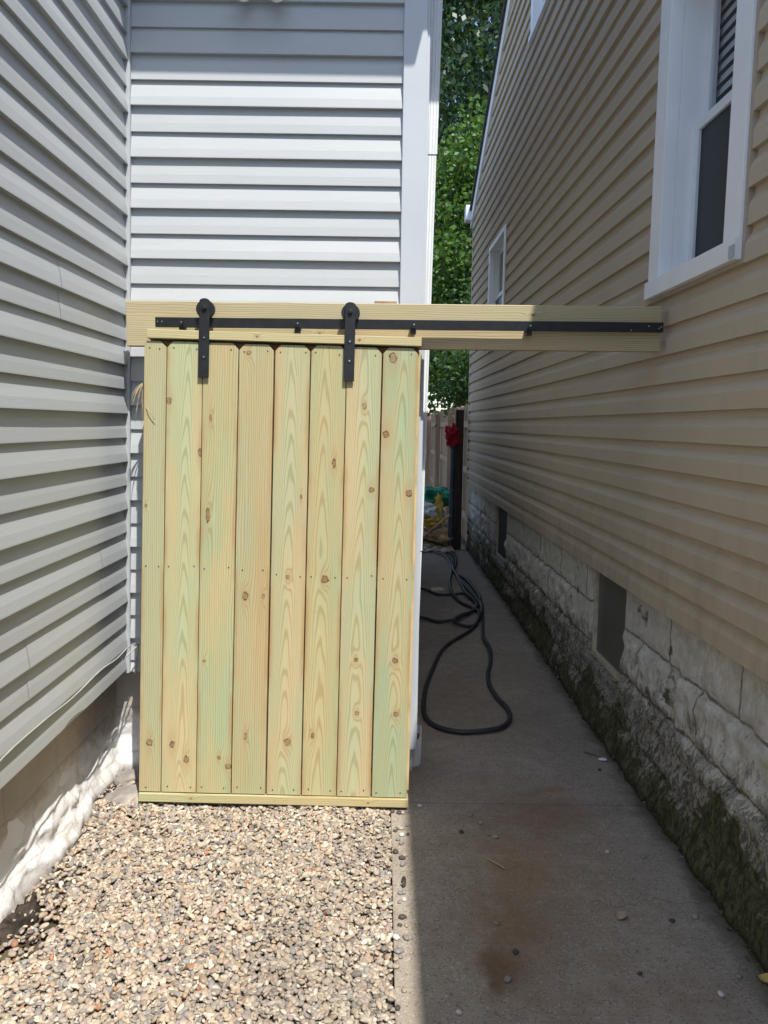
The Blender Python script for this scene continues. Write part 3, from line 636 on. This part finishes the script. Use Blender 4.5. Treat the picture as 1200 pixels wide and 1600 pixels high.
for i, wd in enumerate(widths):
    a, b_ = xs+.0012, xs+wd-.0022*(1, .8, 1.2, 2.2, 1.6, 1.0, 2.0, 1.)[i]; cx = (a+b_)/2; hw = (b_-a)/2; dz = random.uniform(-.0015, .0015)
    dog = .022; zt_ = zt+dz
    dl = dog if i not in (0,) else .002; dr = dog if i != 1 and i != 4 else dog
    if i == 2: dl = .006
    poly = [(-hw, 0), (hw, 0), (hw, zt_-zb-dr*1.1), (hw-dr, zt_-zb), (-hw+dl, zt_-zb), (-hw, zt_-zb-dl*1.1)]
    m = MB(); m.prism(poly, 0.0, .018, lambda q, p, r: (p, q, r))
    bd = m.build('board', pine('pine_board', KN[i], XC[i]+0, 1+.15*math.sin(i*2.), GR[i], ORG[i], i+1, cath=bool(CA[i]), hw=hw), GT, .0015)
    bd.location = (cx, random.uniform(-.001, .001), zb)
    zs = [(.022, 0), (zt_-zb-.03, 1), ((.925 if i < 4 else .905)-zb+.02, 0)]
    for zz, _ in zs:
        for sx in (-hw+.022, hw-.022):
            if hw < .06 and sx > 0 and zz < .5: continue
            if nail is None:
                nail = MB().cyl((0, -.0012, 0), (0, .001, 0), .0030, n=8).build('nail_head', M_nail, bd); nn = nail
            else:
                nn = nail.copy(); COL.objects.link(nn); nn.parent = bd
            nn.location = (sx+random.uniform(-.006, .006), 0, zz+random.uniform(-.006, .006))
    xs += wd
M_rail = pine('rail_pine', [(.0, .38, .004, 1.2), (.0, -.33, .005, 1.2)], .05, 1., .3, .3, 12, axis='x', cath=False)
M_capr = pine('cap_pine', [(.0, -.1, .005, 1.), (.0, .3, .005, 1.)], .05, 1., .15, .6, 14, axis='x', cath=False)
def rail(name, z, h, y0, y1, x0, x1, mat, tilt=0):
    o = MB().box(x0, x1, y0, y1, -h/2, h/2).build(name, mat, GT, .002); o.location = (0, 0, z); o.rotation_euler = (0, tilt, 0); return o
rail('top_cap', GH_-.0225, .034, -.012, .055, -.530, .543, M_capr, .004)
rail('bottom_cap', .0165, .034, -.010, .06, -.541, .541, M_rail, -.001)
rail('back_rail', GH_-.09, .086, .0195, .055, -.535, .535, plain('brown_back_rail', (.20, .115, .06), .8, .3, 8, .2, bump=.4))
rail('back_rail', .92, .089, .0195, .055, -.535, .535, M_rail); rail('back_rail', .082, .089, .0195, .055, -.535, .535, M_rail)
rail('side_frame', .94, 1.76, .0195, .055, -.5425, -.505, plain('side_pine', (.5, .38, .2), .7, .2, 6)); rail('side_frame', .94, 1.76, .0195, .055, .505, .5425, plain('side_pine', (.5, .38, .2), .7, .2, 6))
def hanger(x):
    H_ = empty('roller_hanger', (x, -.013, 0)); H_.parent = GT
    z0, z1, hw = 1.695, 1.998, .0205
    n = 12; poly = [(-hw, z0), (hw, z0)]+[(hw*math.cos(t), z1-.010+hw*.62*math.sin(t)) for t in [math.pi*k/n for k in range(n+1)]]
    MB().prism(poly, -.003, .003, lambda q, p, r: (p, q, r)).build('strap', M_black, H_, .0008)
    m = MB(); zc = z1-.036; m.cyl((0, .0032, zc), (0, .0105, zc), .013, n=20); m.cyl((0, .010, zc), (0, .030, zc), .0365, n=40); m.build('wheel', M_black, H_, .002)
    m = MB(); m.cyl((0, -.011, zc), (0, -.0032, zc), .0095, n=6); m.cyl((0, -.013, zc), (0, -.011, zc), .006, n=12); m.build('axle_nut', M_black, H_, .0008)
    for zz in (z1-.150, z1-.225):
        m = MB(); m.cyl((0, -.0048, zz), (0, -.0032, zz), .0085, n=20); b = m.build('bolt', M_black, H_, .0006)
        MB().cyl((.001, -.0068, zz), (.001, -.005, zz), .0032, n=10).build('bolt_tip', M_steel, b)
    return H_
hanger(-.306); hanger(.262)

# ------------------------------------------------------------ hose
hp = [(60, 610), (140, 612), (235, 618), (300, 632), (400, 630), (460, 605), (520, 560), (545, 520), (540, 490), (470, 400), (400, 350), (385, 300), (350, 260), (303, 240), (340, 225), (390, 240), (412, 290), (400, 340), (440, 420), (470, 480), (540, 530), (560, 600), (563, 720), (600, 800), (605, 860), (590, 930), (600, 1000), (650, 1080), (700, 1130), (715, 1185), (680, 1232), (600, 1255), (450, 1265), (330, 1245), (250, 1200), (225, 1130), (235, 1020), (265, 930), (320, 810), (380, 750), (480, 690), (530, 640), (540, 590), (510, 560), (430, 520), (385, 470), (375, 400), (385, 340), (372, 290), (345, 255), (370, 245), (396, 275), (392, 330), (420, 380), (470, 440), (530, 500), (556, 545), (550, 600), (510, 655), (440, 658), (392, 642), (440, 600), (500, 572), (525, 535), (460, 486), (380, 480), (300, 476), (235, 460), (150, 440)]
# traced path of the hose laid out on the slab (metres)
def on_slab(cx, cy):
    px, py = 600+cx/3.636, 800+cy/3.636
    r = fw+rt2*((px-600)/1230)-up2*((py-800)/1230); t = -1.54/r.z; return r.x*t, r.y*t
HP = []
for i, c in enumerate(hp):
    x, y = on_slab(*c); HP.append((x, y, .0135+.010*(1+math.sin(i*1.7))*(1 if (i < 24 or i > 39) else .1)))
tag(tube('hose', HP, .0128, M_rub, n=10, sub=5), 'black rubber hose lying in loops on the concrete walk', 'hose')

# ------------------------------------------------------------ small things on the slab
rocks = [(.135, 3.002), (.367, 2.976), (.402, 2.916), (.42, 2.83), (.446, 2.813), (.319, 2.848), (.374, 2.297), (.37, 2.046), (.411, 2.162), (.221, 1.919), (.75, 2.077), (.947, 1.997), (1.028, 2.07), (1.001, 3.415), (1.012, 2.339), (.961, 2.686), (.098, 2.678), (.09, 2.62), (.1, 2.99), (.068, 2.85), (.075, 2.40), (.09, 2.22), (.93, 2.32), (.84, 2.72), (.085, 2.99), (.17, 3.05)]
rocks += [(.056+abs(random.gauss(0, .022)), random.uniform(1.9, 3.05)) for _ in range(26)]
M_rk = [plain('pebble_tan', (.36, .29, .22), .7, .2, 30), plain('pebble_gray', (.22, .21, .2), .7, .2, 30), plain('pebble_pale', (.55, .52, .47), .7, .15, 30), plain('pebble_dark', (.07, .06, .05), .7, .2, 30)]
for i, (x, y) in enumerate(rocks):
    s = .0065+.0045*((i*37) % 10)/10
    tag(rock('pebble', x, y, s*.5, s*1.25, s, s*.65, M_rk[(0, 1, 0, 1, 0, 3, 1, 1, 3, 2, 3, 2, 1, 3)[i % 14]], i+3, rz=i, sub=2), 'loose rounded pebble lying on the concrete walk', 'pebble', 'loose pebbles on the walk')
o = rock('bark_chip', .091, 2.51, .006, .008, .032, .006, M_post, 31, rz=-.05, sub=3, am=.2); tag(o, 'dark stick-like chip on the sunlit strip of concrete', 'wood chip')
def leaf(name, x, y, rz, s, mat, label, curl=.5):
    V = []; F = []
    for i in range(9):
        t = i/8; wd = s*.42*math.sin(math.pi*min(1, t*1.05+.02))**.8
        for j in range(5):
            v = j/2-1; V.append((wd*v, s*(t-.5)*1.2, .003+curl*s*(v*v*.5*abs(wd)/s*2+.25*(t-.5)**2*2)+.003*math.sin(i+j)))
        if i:
            for j in range(4): a = (i-1)*5+j; F.append((a, a+1, a+6, a+5))
    o = mesh_obj(name, V, F, mat, None, True); o.location = (x, y, .002); o.rotation_euler = (0, 0, rz); return tag(o, label, 'leaf')
M_leaf = plain('dry_leaf', (.42, .33, .22), .7, .2, 20, .3)
leaf('dry_leaf', .778, 2.336, -.9, .045, M_leaf, 'curled tan dry leaf in the shade on the concrete beside the brown stain')
leaf('dry_leaf', 1.095, 2.05, .7, .05, plain('yellow_leaf', (.55, .4, .12), .7), 'yellowish dry leaf against the mossy foundation at the right edge')
tag(tube('dry_twig', [(.393, 2.66, .004), (.42, 2.63, .006), (.447, 2.60, .004)], .003, M_straw, n=6), 'short tan twig on the shaded concrete', 'twig')
tag(tube('dry_twig', [(.98, 3.60, .006), (1.01, 3.56, .01), (1.05, 3.53, .005)], .002, M_post, n=6), 'dark thin twig on the walk near the base of the stone wall', 'twig')
tag(rock('paper_scrap', 1.045, 3.52, .006, .022, .012, .006, plain('scrap_white', (.7, .7, .68), .7), 41, sub=3), 'small white crumpled scrap near the stone wall', 'scrap')
o = MB().prism([(-.06, -.06), (.07, -.04), (.05, .07), (-.05, .06)], 0, .012, lambda q, p, r: (p, r, q)).build('wood_offcut', plain('offcut', (.68, .52, .36), .7), None, .002); o.location = (.53, 7.3, .0); tag(o, 'small pale wood offcut lying on the walk beside the hose', 'wood offcut')
# dirt, moss crumbs and leaf litter along the foot of the stone wall
def litter():
    n = 3200; y = RNG.uniform(1.6, 9.6, n)**1.0; x = 1.135-.004*(y-2)-np.abs(RNG.normal(0, .022, n))-.0; z = RNG.uniform(0, .012, n)
    s = RNG.uniform(.002, .008, n); V = []; 
    a = RNG.uniform(0, 6.28, n); tz = RNG.uniform(-.8, .8, n)
    P = np.array([(-1, -.5), (1, -.6), (.8, .6), (-.7, .5)])
    q = np.zeros((n, 4, 3)); q[:, :, 0] = x[:, None]+s[:, None]*(P[:, 0]*np.cos(a)[:, None]-P[:, 1]*np.sin(a)[:, None]); q[:, :, 1] = y[:, None]+s[:, None]*(P[:, 0]*np.sin(a)[:, None]+P[:, 1]*np.cos(a)[:, None])
    q[:, :, 2] = z[:, None]+s[:, None]*P[:, 0]*tz[:, None]+.004
    pal = np.array([(.05, .04, .025), (.07, .075, .03), (.14, .1, .06), (.3, .26, .2), (.03, .03, .02)]); c = pal[RNG.choice(5, n, p=[.35, .25, .2, .05, .15])]
    C4 = np.concatenate([c, np.ones((n, 1))], 1)[:, None].repeat(4, 1)
    return np_mesh('leaf_litter', q.reshape(-1, 3), np.arange(n*4).reshape(n, 4), 4, M_peb, None, C4.reshape(-1, 4))
tag(litter(), 'dark crumbs of soil, moss and leaf litter along the foot of the stone wall', 'litter', kind='stuff')

# leafy helper: cloud of small leaf faces
def leaf_mat(name, c0, c1, trans=.35):
    g = NG(name); a = g.t.nodes.new('ShaderNodeAttribute'); a.attribute_name = 'col'
    sc = g.t.nodes.new('ShaderNodeSeparateColor'); g.L(a.outputs['Color'], sc.inputs[0])
    c = g.mix(sc.outputs[0], c0, c1); g.fin(c, .45, .4)
    tr = g.t.nodes.new('ShaderNodeBsdfTranslucent'); g.L(g.mix(.5, c, (.25, .4, .05)), tr.inputs[0]); mx = g.t.nodes.new('ShaderNodeMixShader'); mx.inputs[0].default_value = trans
    g.L(g.b.outputs[0], mx.inputs[1]); g.L(tr.outputs[0], mx.inputs[2]); g.L(mx.outputs[0], g.out.inputs[0]); return g.m
def leaves(name, C, s, mat, parent, down=.3):
    n = len(C); a = RNG.uniform(0, 6.283, n); el = RNG.normal(-down, .55, n)
    d = np.stack([np.cos(a)*np.cos(el), np.sin(a)*np.cos(el), np.sin(el)], 1)
    u = RNG.normal(0, 1, (n, 3)); u[:, 2] *= .5; sd_ = np.cross(d, u); sd_ /= np.linalg.norm(sd_, axis=1)[:, None]+1e-9
    L = (s*RNG.uniform(.7, 1.3, n))[:, None]; q = np.zeros((n, 4, 3)); q[:, 0] = C; q[:, 1] = C+d*L*.45+sd_*L*.30; q[:, 2] = C+d*L; q[:, 3] = C+d*L*.45-sd_*L*.30
    r = RNG.uniform(0, 1, n); C4 = np.stack([r, r, r, np.ones(n)], 1)[:, None].repeat(4, 1)
    return np_mesh(name, q.reshape(-1, 3), np.arange(n*4).reshape(n, 4), 4, mat, parent, C4.reshape(-1, 4))
def crown(n, c, rx, ry, rz, clumps, cs, seed):
    r = np.random.default_rng(seed); k = r.normal(0, 1, (clumps, 3)); k /= np.linalg.norm(k, axis=1)[:, None]; k *= (r.uniform(.25, 1, clumps)**.45)[:, None]
    k = k*np.array([rx, ry, rz]); k[:, :2] *= (1-.45*np.clip(k[:, 2:]/rz, -.2, 1)); cc = k+np.array(c)
    w_ = r.integers(0, clumps, n); sz = r.uniform(.6, 1.3, clumps)[w_]*cs
    return cc, cc[w_]+r.normal(0, 1, (n, 3))*sz[:, None]*np.array([1, 1, .6])
def tree(nm, label, x, y, h, cz, rx, rz, n, clumps, cs, ls, mat, seed, down=.3, tr=.16, M_b=None, group=None):
    T = empty(nm, (x, y, -.04)); tag(T, label, 'tree', group)
    cc, P = crown(n, (0, 0, cz), rx, rx, rz, clumps, cs, seed)
    top = Vector((0.1, 0, min(h, cz+rz*.7))); V = []
    tube('trunk', [(0, 0, -.1), (.05, .02, cz*.4), (.0, .05, cz), tuple(top)], tr, M_b or M_post, T, 10, taper=tr*.2)
    rr = random.Random(seed); lb = MB()
    for i in range(14):
        lb = MB(); c = Vector(cc[rr.randrange(len(cc))]); z0 = max(cz*.35, min(c.z-.3*abs(c.x)-.2, top.z)); p0 = Vector((0, 0, z0)); lb.cyl(p0, (p0+c)/2+Vector((0, 0, .15)), tr*.28, tr*.16, 6); lb.cyl((p0+c)/2+Vector((0, 0, .15)), c, tr*.16, tr*.05, 6); lb.build('branch', M_b or M_post, T)
    leaves('crown', P, ls, mat, T, down); return T
M_lg = leaf_mat('bright_leaf', (.018, .062, .012), (.10, .21, .032), .3)
M_ld = leaf_mat('dark_leaf', (.006, .024, .014), (.026, .075, .028), .2)
M_lm = leaf_mat('mid_leaf', (.01, .04, .012), (.05, .12, .025), .25)
tree('maple_tree', 'bright green leafy tree in the gap between the houses', 1.9, 15.0, 6.6, 4.5, 1.75, 2.9, 34000, 190, .22, .105, M_lg, 3, tr=.12)
tree('tall_tree', 'tall dark green tree rising behind the bright green one', 3.2, 22, 20, 10.5, 4.2, 8.5, 90000, 420, .65, .16, M_ld, 8, down=.7, tr=.3)
tree('shrub_tree', 'low dark leafy tree just behind the wooden fence', 1.75, 12.9, 3.5, 2.75, 1.05, 1.1, 13000, 80, .2, .085, M_lm, 12, tr=.06)
tree('tall_tree', 'farthest dark tree showing only through gaps in the nearer crowns', 2.9, 30, 22, 11, 5.0, 10, 22000, 300, .9, .26, M_ld, 21, down=.6, tr=.3)

# ------------------------------------------------------------ fence, post, pipe, sacks at the end of the alley
FN = empty('wooden_fence', (1.10, 10.0, 0)); tag(FN, 'weathered brown wooden fence running back from the corner of the tan house', 'fence')
yy = 0.02; i = 0
while yy < 9.6:
    tt = 1.83+.012*math.sin(i*1.3)+.01*math.sin(i*.4)
    MB().prism([(yy, 0), (yy+.138, 0), (yy+.138, tt-.02), (yy+.115, tt), (yy+.023, tt), (yy, tt-.02)], .040, .058, lambda o, p, z: (o, p, z)).build('picket', M_fence if i % 3 else M_fence2, FN)
    yy += .143; i += 1
for z in (.30, .92, 1.52): MB().box(.002, .038, 0, 9.7, z, z+.088).build('rail', M_fence2, FN, .004)
for yp in (.95, 2.35, 5.3, 8.3): MB().box(-.09, .0015, yp, yp+.09, 0, 1.76).build('post', M_fence2, FN, .004)
o = MB().box(-.048, .048, -.048, .048, 0, 1.74).build('fence_post', M_post, None, .004); o.location = (.945, 9.80, 0); tag(o, 'dark brown square post standing at the corner of the tan house', 'post')
o = MB().cyl((0, 0, 0), (.01, .03, 1.45), .031, n=20).build('steel_pipe', M_pipe, None, smooth_=False); o.location = (.862, 9.78, 0); tag(o, 'blue gray pipe leaning upright beside the dark post under the red cloth', 'pipe')
CL = rock('red_cloth', .875, 9.80, 1.41, .088, .07, .15, M_red, 5, sub=4, am=.8, fr=1.8); tag(CL, 'crumpled red cloth draped over the top of the upright pipe', 'cloth')
M_sg = plain('green_plastic', (.015, .26, .15), .4, .4, 6, .5, bump=.6, bsc=14); M_sy = plain('yellow_sack', (.62, .45, .06), .5, .3, 6, .4, bump=.6, bsc=14); M_sw = plain('pale_sack', (.6, .6, .6), .5, .3, 5, .4, bump=.6, bsc=14); M_st = plain('tan_paper', (.55, .38, .21), .8, .3, 5, .2, bump=.6, bsc=14)
tag(rock('plastic_sack', .66, 10.15, .62, .24, .2, .13, M_sg, 6, sub=4, am=.6, fr=2.2), 'crumpled green plastic sack on top of the pile', 'sack')
tag(rock('plastic_sack', .58, 9.98, .45, .15, .16, .12, M_sw, 7, sub=4, am=.5, fr=2.4), 'pale gray sack bulging in the middle of the pile', 'sack')
tag(rock('plastic_sack', .62, 9.95, .33, .17, .16, .07, M_sy, 8, sub=4, am=.6, fr=2.6, rz=.5), 'yellow sack folded under the pale gray one', 'sack')
tag(rock('plastic_sack', .70, 10.0, .48, .05, .12, .22, M_sy, 18, sub=4, am=.5, fr=2.6, rz=.3), 'narrow yellow fold of sack beside the upright pipe', 'sack')
tag(rock('paper_sack', .72, 9.92, .14, .19, .18, .13, M_st, 9, sub=4, am=.6, fr=2.), 'torn tan paper sack at the bottom of the pile', 'sack')
for i, (x, z, a, c) in enumerate(((.60, .22, .5, M_fence), (.68, .30, -.7, M_fence2), (.56, .12, .2, M_post))):
    o = MB().box(-.22, .22, -.02, .02, -.012, .012).build('scrap_board', c, None, .002); o.location = (x, 9.75-.03*i, z); o.rotation_euler = (.2, a, .3-i*.3)
    tag(o, ('brown scrap board slanting down to the left across the sack pile', 'pale scrap board slanting up across the sack pile', 'dark scrap board lying lowest in front of the sack pile')[i], 'board')
def rubble():
    return pebbles('rubble', 260, (.42, .88), (9.45, 9.8), (0, .03), (.015, .035))
tag(rubble(), 'loose dark rubble in front of the sack pile', 'rubble', kind='stuff')
